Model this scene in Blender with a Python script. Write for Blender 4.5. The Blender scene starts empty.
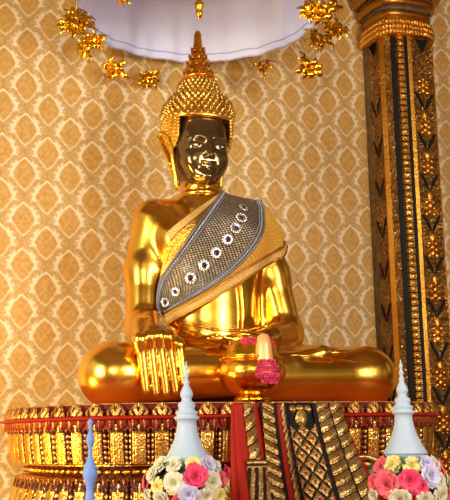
import bpy, bmesh, math, random
import numpy as np
from mathutils import Vector, Matrix
random.seed(7); rng = np.random.default_rng(7)
PI = math.pi
scene = bpy.context.scene
COL = scene.collection

# ------------------------------------------------------------------ basics
def link(o, parent=None):
    COL.objects.link(o)
    if parent is not None: o.parent = parent
    return o

def mk(name, V, F, mat, parent=None, smooth=True, attr=None, uv=None):
    me = bpy.data.meshes.new(name)
    me.from_pydata([tuple(map(float, v)) for v in V], [], [tuple(int(i) for i in f) for f in F])
    if smooth: me.polygons.foreach_set('use_smooth', [True] * len(me.polygons))
    if attr is not None:
        a = me.attributes.new('k', 'FLOAT', 'POINT'); a.data.foreach_set('value', np.asarray(attr, dtype=np.float32))
    if uv is not None:
        l = me.uv_layers.new(name='UVMap')
        for lp in me.loops: l.data[lp.index].uv = uv[lp.vertex_index]
    me.materials.append(mat)
    me.update()
    return link(bpy.data.objects.new(name, me), parent)

def thing(name, label, cat, loc=(0, 0, 0), rz=0, group=None):
    o = link(bpy.data.objects.new(name, None)); o.location = loc; o.rotation_euler = (0, 0, rz)
    o.empty_display_size = .1
    o['label'] = label; o['category'] = cat
    if group: o['group'] = group
    return o

def dup_tree(o, parent=None):
    c = o.copy(); COL.objects.link(c)
    if parent is not None: c.parent = parent
    for ch in [x for x in list(COL.objects) if x.parent == o and x != c]:
        dup_tree(ch, c)
    return c

class MB:
    """collects shapes into one mesh"""
    def __init__(s): s.V = []; s.F = []; s.K = []
    def add(s, V, F, K=None):
        b = len(s.V); s.V += [tuple(v) for v in V]; s.F += [tuple(i + b for i in f) for f in F]
        s.K += list(K) if K is not None else [1.0] * len(V)
    def box(s, lo, hi, K=1.0):
        x0, y0, z0 = lo; x1, y1, z1 = hi
        V = [(x0,y0,z0),(x1,y0,z0),(x1,y1,z0),(x0,y1,z0),(x0,y0,z1),(x1,y0,z1),(x1,y1,z1),(x0,y1,z1)]
        s.add(V, [(0,3,2,1),(4,5,6,7),(0,1,5,4),(1,2,6,5),(2,3,7,6),(3,0,4,7)], [K]*8)
    def tube(s, pts, r, n=8, caps=True, K=1.0):
        pts = [Vector(p) for p in pts]; m = len(pts)
        rs = r if hasattr(r, '__len__') else [r]*m
        V = []; F = []
        ref = Vector((0,0,1)); 
        for i, p in enumerate(pts):
            d = (pts[min(i+1,m-1)] - pts[max(i-1,0)]).normalized()
            if abs(d.dot(ref)) > .95: a = d.cross(Vector((1,0,0))).normalized()
            else: a = d.cross(ref).normalized()
            b = d.cross(a)
            for j in range(n):
                t = 2*PI*j/n; V.append(p + (a*math.cos(t) + b*math.sin(t))*rs[i])
        for i in range(m-1):
            for j in range(n):
                k = (j+1) % n
                F.append((i*n+j, i*n+k, (i+1)*n+k, (i+1)*n+j))
        if caps: F.append(tuple(range(n))[::-1]); F.append(tuple((m-1)*n+j for j in range(n)))
        s.add(V, F, [K]*len(V))
    def lathe(s, prof, n=32, c=(0,0,0), K=1.0, sx=1, sy=1):
        V = []; F = []; m = len(prof)
        for r, z in prof:
            for j in range(n):
                t = 2*PI*j/n; V.append((c[0]+r*math.cos(t)*sx, c[1]+r*math.sin(t)*sy, c[2]+z))
        for i in range(m-1):
            for j in range(n):
                k = (j+1) % n; F.append((i*n+j, i*n+k, (i+1)*n+k, (i+1)*n+j))
        if prof[0][0] > 1e-4: F.append(tuple(range(n))[::-1])
        if prof[-1][0] > 1e-4: F.append(tuple((m-1)*n+j for j in range(n)))
        s.add(V, F, [K]*len(V))
    def ball(s, c, r, n=8, m=6, K=1.0, sc=(1,1,1)):
        V = []; F = []
        for i in range(m+1):
            a = PI*i/m
            for j in range(n):
                t = 2*PI*j/n
                V.append((c[0]+r*sc[0]*math.sin(a)*math.cos(t), c[1]+r*sc[1]*math.sin(a)*math.sin(t), c[2]-r*sc[2]*math.cos(a)))
        for i in range(m):
            for j in range(n):
                k = (j+1) % n; F.append((i*n+j, i*n+k, (i+1)*n+k, (i+1)*n+j))
        s.add(V, F, [K]*len(V))
    def prism(s, poly, z0, z1, K=1.0, rev=False):
        n = len(poly); V = [(x,y,z0) for x,y in poly] + [(x,y,z1) for x,y in poly]
        F = [tuple(range(n))[::-1], tuple(range(n,2*n))] + [(i,(i+1)%n,n+(i+1)%n,n+i) for i in range(n)]
        s.add(V, F, [K]*len(V))
    def build(s, name, mat, parent=None, smooth=True):
        return mk(name, s.V, s.F, mat, parent, smooth, attr=s.K)

# ------------------------------------------------------------------ node helpers
class N:
    """value-expression helper over Math nodes"""
    def __init__(s, nt, sock): s.nt = nt; s.s = sock
    def _m(s, op, *a):
        n = s.nt.nodes.new('ShaderNodeMath'); n.operation = op
        for i, x in enumerate((s,) + a):
            if isinstance(x, N): s.nt.links.new(x.s, n.inputs[i])
            else: n.inputs[i].default_value = x
        return N(s.nt, n.outputs[0])
    def __add__(s, o): return s._m('ADD', o)
    def __radd__(s, o): return s._m('ADD', o)
    def __sub__(s, o): return s._m('SUBTRACT', o)
    def __rsub__(s, o): return (s*-1)+o
    def __mul__(s, o): return s._m('MULTIPLY', o)
    def __rmul__(s, o): return s._m('MULTIPLY', o)
    def __truediv__(s, o): return s._m('DIVIDE', o)
    def abs(s): return s._m('ABSOLUTE')
    def sin(s): return s._m('SINE')
    def cos(s): return s._m('COSINE')
    def rnd(s): return s._m('ROUND')
    def min(s, o): return s._m('MINIMUM', o)
    def max(s, o): return s._m('MAXIMUM', o)
    def sqrt(s): return s._m('SQRT')
    def step(s, a, b):
        n = s.nt.nodes.new('ShaderNodeMapRange'); n.interpolation_type = 'SMOOTHSTEP'
        s.nt.links.new(s.s, n.inputs[0]); n.inputs[1].default_value = a; n.inputs[2].default_value = b
        return N(s.nt, n.outputs[0])
def mix(nt, f, a, b):
    n = nt.nodes.new('ShaderNodeMix'); n.data_type = 'RGBA'
    if isinstance(f, N): nt.links.new(f.s, n.inputs[0])
    elif isinstance(f, (int, float)): n.inputs[0].default_value = f
    else: nt.links.new(f, n.inputs[0])
    for i, x in ((6, a), (7, b)):
        if isinstance(x, tuple): n.inputs[i].default_value = (*x, 1)
        else: nt.links.new(x, n.inputs[i])
    return n.outputs[2]
def newmat(name, rough=.5, metal=0., base=(.5,.5,.5), spec=.5):
    m = bpy.data.materials.new(name); m.use_nodes = True
    nt = m.node_tree; b = nt.nodes['Principled BSDF']
    b.inputs['Base Color'].default_value = (*base, 1); b.inputs['Roughness'].default_value = rough
    b.inputs['Metallic'].default_value = metal
    b.inputs['Specular IOR Level'].default_value = spec
    return m, nt, b
def bump(nt, b, h, strength=.3, dist=.01):
    n = nt.nodes.new('ShaderNodeBump'); n.inputs['Strength'].default_value = strength; n.inputs['Distance'].default_value = dist
    nt.links.new(h.s if isinstance(h, N) else h, n.inputs['Height']); nt.links.new(n.outputs[0], b.inputs['Normal'])
def objco(nt, kind='Object'):
    t = nt.nodes.new('ShaderNodeTexCoord'); return t.outputs[kind]
def xyz(nt, sock):
    n = nt.nodes.new('ShaderNodeSeparateXYZ'); nt.links.new(sock, n.inputs[0]); return [N(nt, o) for o in n.outputs]
def noise(nt, co, sc, det=3, rough=.5):
    n = nt.nodes.new('ShaderNodeTexNoise'); nt.links.new(co, n.inputs['Vector']); n.inputs['Scale'].default_value = sc
    n.inputs['Detail'].default_value = det; n.inputs['Roughness'].default_value = rough
    return N(nt, n.outputs[0])
def voro(nt, co, sc, feat='F1'):
    n = nt.nodes.new('ShaderNodeTexVoronoi'); nt.links.new(co, n.inputs['Vector']); n.inputs['Scale'].default_value = sc; n.feature = feat
    return N(nt, n.outputs['Distance'])

# ------------------------------------------------------------------ materials
def gold(name, base=(.98,.56,.07), rough=.16, bs=.12, sc=14, var=.0):
    m, nt, b = newmat(name, rough, 1.0, base)
    co = objco(nt)
    n1 = noise(nt, co, sc, 2); n2 = noise(nt, co, sc*6, 3)
    bump(nt, b, n1 + n2*.12, bs, .02)
    c = mix(nt, noise(nt, co, 3.0, 3).step(.35, .65), base, (base[0]*.82, base[1]*.74, base[2]*.6))
    nt.links.new(c, b.inputs['Base Color'])
    return m
M_gold = gold('polished gold leaf', base=(.97,.575,.085), rough=.23, bs=.12, sc=7)
M_goldrough = gold('textured gold', base=(.95,.55,.10), rough=.32, bs=.5, sc=60)
M_goldbright = gold('bright gold foil', base=(1.0,.60,.04), rough=.22, bs=.2, sc=40)

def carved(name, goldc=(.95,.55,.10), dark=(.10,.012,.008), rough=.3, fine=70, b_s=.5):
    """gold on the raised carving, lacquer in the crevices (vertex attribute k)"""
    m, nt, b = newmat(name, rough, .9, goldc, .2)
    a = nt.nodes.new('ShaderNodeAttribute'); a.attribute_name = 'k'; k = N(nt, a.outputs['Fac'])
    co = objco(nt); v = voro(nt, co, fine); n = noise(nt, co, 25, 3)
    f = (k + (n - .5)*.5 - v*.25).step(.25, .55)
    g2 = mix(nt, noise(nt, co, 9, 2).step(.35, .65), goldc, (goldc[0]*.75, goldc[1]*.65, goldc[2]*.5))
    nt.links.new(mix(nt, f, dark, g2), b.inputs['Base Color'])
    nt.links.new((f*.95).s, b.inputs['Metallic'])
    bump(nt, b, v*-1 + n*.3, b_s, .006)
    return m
M_carve = carved('carved gilt over red lacquer', goldc=(1.0,.62,.14), dark=(.07,.010,.005))
M_leafcarve = carved('carved leaf frieze', goldc=(.72,.42,.12), dark=(.10,.006,.004), fine=90, rough=.42)
M_panelcarve = carved('dull gilt carving', goldc=(.62,.42,.16), dark=(.03,.008,.005), rough=.42)
M_black, _, _ = newmat('black lacquer', .6, 0, (.010,.008,.006), .15)
M_red, nt, b = newmat('red lacquer', .5, 0, (.33,.014,.006), .2)
bump(nt, b, noise(nt, objco(nt), 30, 3), .2, .004)
M_redcloth, nt, b = newmat('red carpet', .95, 0, (.36,.02,.01))
bump(nt, b, noise(nt, objco(nt), 220, 2), .5, .004)
M_pillardark, nt, b = newmat('dark painted pillar edge', .5, .2, (.10,.075,.04))
nt.links.new(mix(nt, noise(nt, objco(nt), 20, 3).step(.4,.7), (.10,.075,.04), (.19,.14,.07)), b.inputs['Base Color'])

# pillar ornament: dense scrollwork, gold over near-black
def scroll(name, sc=28, goldc=(.80,.42,.06), t0=.32, t1=.66):
    m, nt, b = newmat(name, .34, .9, goldc)
    co = objco(nt)
    X, Y, Z = xyz(nt, co)
    w = noise(nt, co, 14, 2)
    d = voro(nt, co, sc); d2 = voro(nt, co, sc*2.1)
    ring = ((d*30 + w*5).sin()*.5 + .5)
    f = (ring*.6 + (1 - d2*1.3)*.5 + (w-.5)*.5).step(t0, t1)
    c = mix(nt, noise(nt, co, 6, 2).step(.3,.7), goldc, (goldc[0]*.62, goldc[1]*.5, goldc[2]*.5))
    nt.links.new(mix(nt, f, (.045,.018,.008), c), b.inputs['Base Color'])
    nt.links.new((f*.9).s, b.inputs['Metallic'])
    bump(nt, b, f + ring*.5, 1.0, .02)
    return m
M_scroll = scroll('gilt scrollwork', 22, (.85,.46,.09), .28, .6)
M_scrollbright = scroll('gilt scrollwork bright', 22, (1.0,.62,.13), .22, .52)

# face: dark polished bronze
M_face, nt, b = newmat('dark polished bronze', .17, .85, (.20,.135,.060))
co = objco(nt); bump(nt, b, noise(nt, co, 16, 2), .10, .012)
M_eye, _, _ = newmat('pearl inlay', .2, 0, (.80,.78,.70))
M_pupil, _, _ = newmat('dark inlay', .1, 0, (.01,.008,.006))

# sash (uses UV: x across 0..1, y along in metres)
def lattice_cloth(name, c_hi, c_lo, sc, metal=.7, rough=.35, band=0.0, c_band=(.03,.03,.04)):
    m, nt, b = newmat(name, rough, metal, c_hi)
    u, v, _ = xyz(nt, objco(nt, 'UV'))
    a = ((u + v)*sc*PI); c = ((u - v)*sc*PI)
    dots = (a.sin()*c.sin()).abs()
    f = dots.step(.22, .62)
    n = noise(nt, objco(nt), 45, 2)
    col = mix(nt, f, c_lo, c_hi)
    col = mix(nt, (n-.1).step(.3,.6), mix(nt, .45, col, c_lo), col)
    nt.links.new(col, b.inputs['Base Color'])
    bump(nt, b, dots + n*.3, .8, .004)
    return m
M_sash = lattice_cloth('silver beaded brocade', (.76,.66,.46), (.06,.05,.035), 46)
M_latt = lattice_cloth('gold beaded net', (1.0,.60,.12), (.80,.42,.05), 34, metal=.2, rough=.3)
M_band = lattice_cloth('gold beaded hem', (1.0,.70,.25), (.72,.42,.10), 50, metal=.25)
M_chain, nt, b = newmat('dark silver chain trim', .35, .9, (.26,.26,.30))
M_silver, nt, b = newmat('silver rosette metal', .25, .9, (.92,.90,.88))
M_gem, _, _ = newmat('dark gem', .08, .0, (.012,.015,.05))

# cloth, flowers, white stupa
M_white, nt, b = newmat('white glazed paint', .55, 0, (.40,.52,.66)); b.inputs['Emission Color'].default_value = (0,0,0,1)
bump(nt, b, noise(nt, objco(nt), 18, 3), .15, .006)
M_blue, nt, b = newmat('pale blue painted wood', .6, 0, (.15,.27,.66))
M_canopy, nt, b = newmat('white canopy cloth', .7, 0, (.68,.75,1.0))
co = objco(nt); bump(nt, b, noise(nt, co, 6, 4), .5, .03)
b.inputs['Subsurface Weight'].default_value = 0
M_canopyseam, _, _ = newmat('blue seam thread', .7, 0, (.42,.48,.74))
def petalmat(name, c1, c2):
    m, nt, b = newmat(name, .55, 0, c1)
    co = objco(nt)
    a = nt.nodes.new('ShaderNodeAttribute'); a.attribute_name = 'k'; k = N(nt, a.outputs['Fac'])
    nt.links.new(mix(nt, (k + (noise(nt, co, 40, 2)-.5)*.3).step(.15,.85), c2, c1), b.inputs['Base Color'])
    b.inputs['Sheen Weight'].default_value = .1
    return m
P_pink = petalmat('pink petals', (.72,.09,.14), (.30,.005,.03))
P_deep = petalmat('deep pink petals', (.70,.03,.12), (.36,.01,.05))
P_yellow = petalmat('pale yellow petals', (.72,.62,.20), (.42,.32,.03))
P_white = petalmat('cream petals', (.62,.60,.42), (.30,.36,.10))
P_lav = petalmat('lavender petals', (.50,.50,.72), (.30,.26,.52))
P_leaf = petalmat('dark green leaves', (.05,.16,.05), (.02,.06,.02))

# wallpaper
M_wall, nt, b = newmat('gold damask wallpaper', .55, 0, (.7,.5,.2), .4)
co = objco(nt); X, Y, Z = xyz(nt, co)
PW_, PH_, X0, Z0 = .33645, .3387, -1.5684, 4.0639
p = (X - X0)*(1/PW_); q = (Z - Z0)*(1/PH_)
warp = noise(nt, co, 26, 3) - .5
fp = p - p.rnd(); fq = q - q.rnd()            # centred on a type-A medallion
m = fp.abs() + fq.abs()
isA = (m*-1).step(-.505, -.495)
# coordinates inside whichever cell we are in
gp = (fp.abs() - .5); gq = (fq.abs() - .5)
lx = isA*fp.abs() + (1-isA)*gp.abs()
# sign of vertical: upwards positive inside own cell
p2 = p + .5; q2 = q + .5
fq2 = q2 - q2.rnd()
lz = isA*fq + (1-isA)*fq2
az = lz.abs()
# ogee distance: pinched towards top and bottom
D = lx*(1.13) + az*.92 - (az*2*PI).sin()*.035 + (lx*4*PI).sin()*-.028 
Dw = D + warp*.07
curl = ((lx*38 + az*16 + warp*5).sin()*.5+.5)*(((az*46 - lx*16 + warp*4).sin())*.5+.5)
thin = (Dw).step(.268,.290) * ((Dw*-1).step(-.345,-.318))
wing = (Dw).step(.275,.300) * ((Dw*-1).step(-.505,-.465)) * lx.step(.10,.17) * (lz + .16).step(.0,.10) * (lz*-1).step(-.33,-.24)
wing = wing * (1 - (curl*(D.step(.34,.42))).step(.10,.30)*.80)
pale = (wing).max(thin*(.62 + lz.step(-.1,.1)*.38))
pale = pale*(.95 + (noise(nt, co, 55, 3)-.5)*.9)
pale = pale.max(0.0).min(1.0)
# medallion detail
rr = ((lx*lx) + (lz*lz)*.55).sqrt()
med = (((rr*60 + warp*14).sin()*.5+.5)*.22 + ((lx*52).cos()*(lz*38 + warp*9).cos())*.22 + warp*2.2 + .35).step(.0, .9)
inside = (D*-1).step(-.285, -.255)
# node flowers at cell corners between vertically adjacent medallions
cx = lx; cz = (az - .5).abs()
nd = ((cx*cx) + (cz*cz)).sqrt()
nodef = (nd*-1).step(-.085, -.06) * ((nd*95).sin()*.5+.5)
c_pale = (.84, .74, .50); c_tan = (.50, .31, .085); c_med = (.52, .285, .055); c_med2 = (.63, .40, .12); c_node = (.42,.21,.05)
lat = mix(nt, (noise(nt, co, 40, 3)).step(.35,.65), c_tan, (.60,.42,.16))
col = mix(nt, nodef, lat, c_node)
col = mix(nt, inside, col, mix(nt, med, c_med, c_med2))
col = mix(nt, pale, col, c_pale)
col = mix(nt, noise(nt, co, .7, 2).step(.3,.7), col, mix(nt, .12, col, (.35,.22,.08)))
nt.links.new(col, b.inputs['Base Color'])
bump(nt, b, pale + noise(nt, co, 160, 2)*.3, .15, .003)

# ------------------------------------------------------------------ frames of reference
PSI = math.radians(20.0); O = Vector((0, 6.15, 1.663))         # statue & pedestal axis, top of ledge
def L(u, v, w):                                                  # statue frame (right, forward, up) -> world
    return (O.x + u*math.cos(PSI) + v*math.sin(PSI), O.y + u*math.sin(PSI) - v*math.cos(PSI), O.z + w)
PWL = math.radians(21.5)

# ------------------------------------------------------------------ the room
def struct(name, mb, mat, loc=(0,0,0), rz=0, smooth=False):
    o = mb.build(name, mat, None, smooth); o.location = loc; o.rotation_euler = (0,0,rz); o['kind'] = 'structure'; return o
m_ = MB(); m_.box((-4.2, 0, 0), (6.2, .15, 6.6)); struct('wall_back', m_, M_wall, (0, 7.3, 0), PWL)
m_ = MB(); m_.box((-6, -3.5, -.05), (8, 10.5, 0)); struct('floor', m_, M_redcloth)
M_ceil, nt, b = newmat('brown ceiling', .7, 0, (.20,.12,.05))
m_ = MB(); m_.box((-6, -3.5, 6.6), (8, 10.5, 6.7)); struct('ceiling', m_, M_ceil)

# ------------------------------------------------------------------ implicit surfaces
def smin(a, b, k):
    h = np.clip(.5 + .5*(b-a)/k, 0, 1); return b + (a-b)*h - k*h*(1-h)
def smax(a, b, k): return -smin(-a, -b, k)
def cap(P, a, b, ra, rb):
    a = np.array(a, float); b = np.array(b, float); d = b - a
    t = np.clip(((P-a)@d)/(d@d), 0, 1)
    return np.linalg.norm(P - a - t[..., None]*d, axis=-1) - (ra + (rb-ra)*t)
def ell(P, c, r, e=2.0):
    q = np.abs((P - np.array(c, float))/np.array(r, float))
    if e == 2.0: n = np.sqrt((q*q).sum(-1))
    else: n = (q**e).sum(-1)**(1/e)
    return (n - 1)*min(r)
def surfnet(fn, lo, hi, h, relax=2):
    lo = np.array(lo, float); n = np.ceil((np.array(hi)-lo)/h).astype(int)+1
    ax = [lo[i] + h*np.arange(n[i]) for i in range(3)]
    G = np.stack(np.meshgrid(*ax, indexing='ij'), -1)
    Fv = np.concatenate([fn(G[i:i+24]) for i in range(0, n[0], 24)], 0)
    S = Fv < 0; c = np.array(n)-1
    cnt = np.zeros(c); acc = np.zeros((*c, 3))
    for a in range(3):
        o = [x for x in range(3) if x != a]
        sl0 = [slice(None)]*3; sl1 = [slice(None)]*3; sl0[a] = slice(0, -1); sl1[a] = slice(1, None)
        f0, f1 = Fv[tuple(sl0)], Fv[tuple(sl1)]; cr = S[tuple(sl0)] != S[tuple(sl1)]
        t = np.where(cr, f0/np.where(cr, f0-f1, 1), 0)
        for d0 in (0, 1):
            for d1 in (0, 1):
                s = [slice(None)]*3; s[o[0]] = slice(d0, d0 + c[o[0]]); s[o[1]] = slice(d1, d1 + c[o[1]])
                cc = cr[tuple(s)]; tt = t[tuple(s)]
                cnt += cc
                acc[..., a] += cc*tt; acc[..., o[0]] += cc*d0; acc[..., o[1]] += cc*d1
    act = cnt > 0; idx = -np.ones(c, int); idx[act] = np.arange(act.sum())
    ii = np.argwhere(act); V = lo + h*(ii + acc[act]/cnt[act][:, None])
    F = []
    for a in range(3):
        b_, c_ = (a+1) % 3, (a+2) % 3
        sl0 = [slice(None)]*3; sl1 = [slice(None)]*3; sl0[a] = slice(0, -1); sl1[a] = slice(1, None)
        cr = S[tuple(sl0)] != S[tuple(sl1)]; E = np.argwhere(cr)
        ok = (E[:, b_] > 0) & (E[:, c_] > 0) & (E[:, b_] < c[b_]) & (E[:, c_] < c[c_]); E = E[ok]
        ins = S[tuple(sl0)][tuple(E.T)]
        def id_(db, dc):
            q = E.copy(); q[:, b_] -= db; q[:, c_] -= dc; return idx[tuple(q.T)]
        Q = np.stack([id_(1,1), id_(0,1), id_(0,0), id_(1,0)], 1)
        Q[~ins] = Q[~ins][:, ::-1]; F.append(Q)
    F = np.concatenate(F)
    e = h*.2
    for _ in range(relax):
        f = fn(V); g = np.stack([(fn(V + e*d) - fn(V - e*d))/(2*e) for d in np.eye(3)], -1)
        V = V - (f/np.maximum((g*g).sum(-1), .05))[:, None]*g*.9
    return V, F
def S2B(V):                                                      # (u,v,w) -> object axes (u,-v,w)
    V = np.array(V, float).copy(); V[..., 1] *= -1; return V
def mk_sdf(name, fn, lo, hi, h, mat, parent, relax=2):
    V, F = surfnet(fn, lo, hi, h, relax)
    return mk(name, S2B(V), F[:, ::-1], mat, parent)

# ---- the body of the statue (u right, v forward, w up; metres)
KL = np.array((-.835, .37, .172)); KR = np.array((.797, .36, .170))
FT = [(-.700,.070), (-.642,.060), (-.584,.060), (-.527,.070)]     # fingertips (u,w)
FB = [(-.738,.345), (-.681,.360), (-.624,.365), (-.567,.360)]     # knuckles
def body(P):
    f = ell(P, (-.04, -.02, .20), (.44, .30, .24))
    f = smin(f, ell(P, (-.10, .02, .55), (.29, .22, .42)), .12)
    f = smin(f, ell(P, (-.135, .0, 1.00), (.375, .225, .33), 2.3), .12)
    f = smin(f, ell(P, (-.29, .12, 1.06), (.17, .12, .13)), .10)     # pectorals
    f = smin(f, ell(P, (.03, .12, 1.06), (.17, .12, .13)), .10)
    f = smin(f, cap(P, (-.46,-.03,1.205), (.20,-.03,1.235), .125, .12), .09)
    f = smin(f, cap(P, (-.155,-.02,1.2), (-.155,-.01,1.46), .150, .128), .08)
    for z in (1.36, 1.40):                                          # neck creases
        d = np.linalg.norm(P[..., :2] - np.array((-.155, -.01)), axis=-1)
        f = f + .010*np.exp(-((P[..., 2]-z)/.008)**2)*(d < .2)
    # arm at the photo's left: hanging, forearm forward over the shin
    a = cap(P, (-.485,-.03,1.19), (-.545,-.03,.86), .128, .118)
    a = smin(a, cap(P, (-.545,-.03,.86), (-.565,.03,.50), .116, .108), .06)
    a = smin(a, cap(P, (-.565,.03,.49), (-.61,.40,.465), .108, .085), .05)
    f = smin(f, a, .05)
    # arm at the photo's right: bent, hand in the lap
    a = cap(P, (.24,-.03,1.20), (.335,-.03,.86), .130, .122)
    a = smin(a, cap(P, (.335,-.03,.86), (.405,.03,.47), .120, .112), .06)
    a = smin(a, cap(P, (.405,.03,.46), (.13,.44,.40), .110, .072), .05)
    f = smin(f, a, .05)
    f = smin(f, cap(P, (.14,-.10,.95), (.24,-.10,.45), .12, .12), .08)
    f = smin(f, cap(P, (-.36,-.10,.95), (-.42,-.10,.45), .11, .11), .08)
    # legs
    g = cap(P, (-.25,.0,.22), tuple(KL), .21, .168)
    g = smin(g, ell(P, tuple(KL), (.19, .19, .172)), .06)
    g = smin(g, cap(P, tuple(KL), (-.02,.50,.180), .168, .130), .07)
    g = smin(g, cap(P, (-.02,.50,.180), (.22,.52,.235), .130, .070), .05)
    f = smin(f, g, .05)
    g = cap(P, (.20,.0,.22), tuple(KR), .21, .168)
    g = smin(g, ell(P, tuple(KR), (.185, .19, .170)), .06)
    g = smin(g, cap(P, tuple(KR), (.10,.50,.15), .168, .13), .07)
    f = smin(f, g, .03)
    f = smin(f, ell(P, (-.05,.25,.24), (.55,.30,.13)), .06)         # lap
    # foot resting on the calf
    ft = smin(cap(P, (.20,.52,.24), (.42,.525,.298), .062, .048), cap(P, (.42,.525,.298), (.52,.51,.300), .050, .034), .03)
    for i in range(5): ft = smin(ft, cap(P, (.51,.555-.022*i,.302), (.590-.008*i,.55-.022*i,.306-.002*i), .0175, .015), .008)
    f = smin(f, ft, .006)
    # hand in the lap, fingers towards the photo's left
    h = smin(cap(P, (.13,.44,.40), (.0,.50,.375), .066, .055), ell(P, (-.04,.51,.37), (.11,.085,.035)), .04)
    for i in range(4): h = smin(h, cap(P, (-.12,.555-.038*i,.375), (-.30+.02*abs(i-1),.56-.036*i,.378), .021, .017), .010)
    h = smin(h, cap(P, (.0,.58,.385), (-.11,.60,.40), .024, .019), .02)
    f = smin(f, h, .015)
    f = smax(f, -P[..., 2]+.002, .02)                               # flat seat
    # hand over the shin
    h = cap(P, (-.61,.40,.462), (-.64,.56,.395), .084, .060)
    h = smin(h, cap(P, (-.69,.52,.385), (-.585,.52,.385), .060, .060), .04)
    for (bu, bw), (tu, tw) in zip(FB, FT):
        mu, mw = bu*.5+tu*.5, bw*.5+tw*.5
        k0 = (bu*.94-.652*.06, .590, bw+.012)
        k = smin(cap(P, (-.640+(bu+.650)*.62,.47,.440), k0, .056, .038), cap(P, k0, (tu,.598,tw), .0345, .0240), .05)
        h = smin(h, k, .006)
    th = smin(cap(P, (-.56,.52,.41), (-.500,.585,.335), .042, .030), cap(P, (-.500,.585,.335), (-.478,.602,.110), .029, .022), .015)
    h = smin(h, th, .012)
    f = smin(f, h, .010)
    return f
buddha = thing('buddha_statue', 'large seated gold buddha statue with dark bronze face, one hand lowered over the shin', 'statue', O, PSI)
mk_sdf('body', body, (-1.12,-.36,-.03), (1.12,.74,1.56), .0098, M_gold, buddha)

# ---- face
HU = -.172
def face(P):
    p = P - np.array((HU, 0, 0))
    f = ell(p, (0, .0, 1.665), (.181, .212, .262), 3.0)
    f = smax(f, ell(p, (0, 0, 1.72), (.190, .25, .300), 2.3), .05)
    f = smin(f, ell(p, (0, .10, 1.475), (.085, .10, .055)), .06)        # chin
    f = smin(f, ell(p, (0, .185, 1.452), (.032, .032, .022)), .03)
    for s in (-1, 1):
        f = smin(f, ell(p, (s*.085, .125, 1.575), (.060, .055, .060)), .05)   # cheeks
        f = smax(f, -ell(p, (s*.072, .228, 1.667), (.055, .032, .030)), .03)   # eye sockets
        f = smin(f, ell(p, (s*.074, .168, 1.660), (.045, .032, .021)), .012)   # eyeball / lid
        # brow arc
        pr = None
        for i in range(5):
            a0, a1 = i/5, (i+1)/5
            q0 = (s*(.014+.115*a0), .202-.050*a0**2, 1.697+.030*math.sin(PI*min(a0*.9+.05,1)))
            q1 = (s*(.014+.115*a1), .202-.050*a1**2, 1.697+.030*math.sin(PI*min(a1*.9+.05,1)))
            f = smin(f, cap(p, q0, q1, .009, .008), .012)
    f = smin(f, cap(p, (0,.195,1.700), (0,.236,1.592), .013, .021), .018)     # nose
    f = smin(f, ell(p, (0,.234,1.586), (.026,.020,.016)), .010)
    for s in (-1, 1): f = smin(f, ell(p, (s*.023,.218,1.582), (.015,.016,.013)), .008)
    # lips, corners turned up
    for s in (-1, 1):
        f = smin(f, cap(p, (s*.006,.212,1.541), (s*.050,.190,1.551), .012, .005), .006)
        f = smin(f, cap(p, (s*.002,.208,1.519), (s*.042,.190,1.540), .013, .006), .006)
        f = smax(f, -cap(p, (0,.226,1.531), (s*.056,.196,1.547), .0045, .0035), .005)
    return f
fc = mk_sdf('face', face, (HU-.20,-.23,1.38), (HU+.20,.28,1.95), .0065, M_face, buddha, 2); fc['label'] = 'dark polished bronze face'
for s in (-1, 1):                                                    # inlaid eyes
    mb = MB(); mb.ball((HU+s*.074, -.1985, 1.6585), 1, 16, 10, sc=(.030,.008,.0075)); e = mb.build('eye', M_eye, buddha)
    mb = MB(); mb.ball((HU+s*.072+.004, -.2045, 1.658), 1, 12, 8, sc=(.0095,.006,.0078)); mb.build('pupil', M_pupil, e)

# ---- hair
def hairf(P):
    p = P - np.array((HU, 0, 0))
    f = ell(p, (0, -.03, 1.845), (.222, .226, .225), 2.7)
    f = smin(f, ell(p, (0.008, -.03, 2.075), (.130, .125, .125), 2.4), .025)
    f = smin(f, ell(p, (0.0, -.08, 1.66), (.194, .115, .20)), .05)
    b_ = np.maximum.reduce([np.abs(p[..., 0]) - .174, (p[..., 2] - 1.862) + .22*np.abs(p[..., 0])**1.5*0, -(p[..., 1] - .0)])
    return smax(f, -b_, .008)
hv, hf = surfnet(hairf, (HU-.25,-.28,1.44), (HU+.25,.26,2.24), .012)
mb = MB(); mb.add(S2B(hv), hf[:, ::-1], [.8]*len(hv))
def spike(mb, c, d, l, r, n=6):
    c = np.array(c); d = np.array(d)/np.linalg.norm(d)
    a = np.cross(d, (0,0,1)); a = a/np.linalg.norm(a) if np.linalg.norm(a) > .05 else np.array((1.,0,0)); b = np.cross(d, a)
    V = [c + (a*math.cos(2*PI*j/n)+b*math.sin(2*PI*j/n))*r - d*.004 for j in range(n)]
    V += [c + d*l*.45 + (a*math.cos(2*PI*j/n)+b*math.sin(2*PI*j/n))*r*.85 for j in range(n)] + [c + d*l]
    F = [(j,(j+1)%n,n+(j+1)%n,n+j) for j in range(n)] + [(n+j,n+(j+1)%n,2*n) for j in range(n)]
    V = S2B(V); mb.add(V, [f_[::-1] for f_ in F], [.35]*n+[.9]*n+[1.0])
def grad(fn, P, e=.004): return np.stack([(fn(P+e*d)-fn(P-e*d))/(2*e) for d in np.eye(3)], -1)
w = 1.50
row = 0
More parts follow.
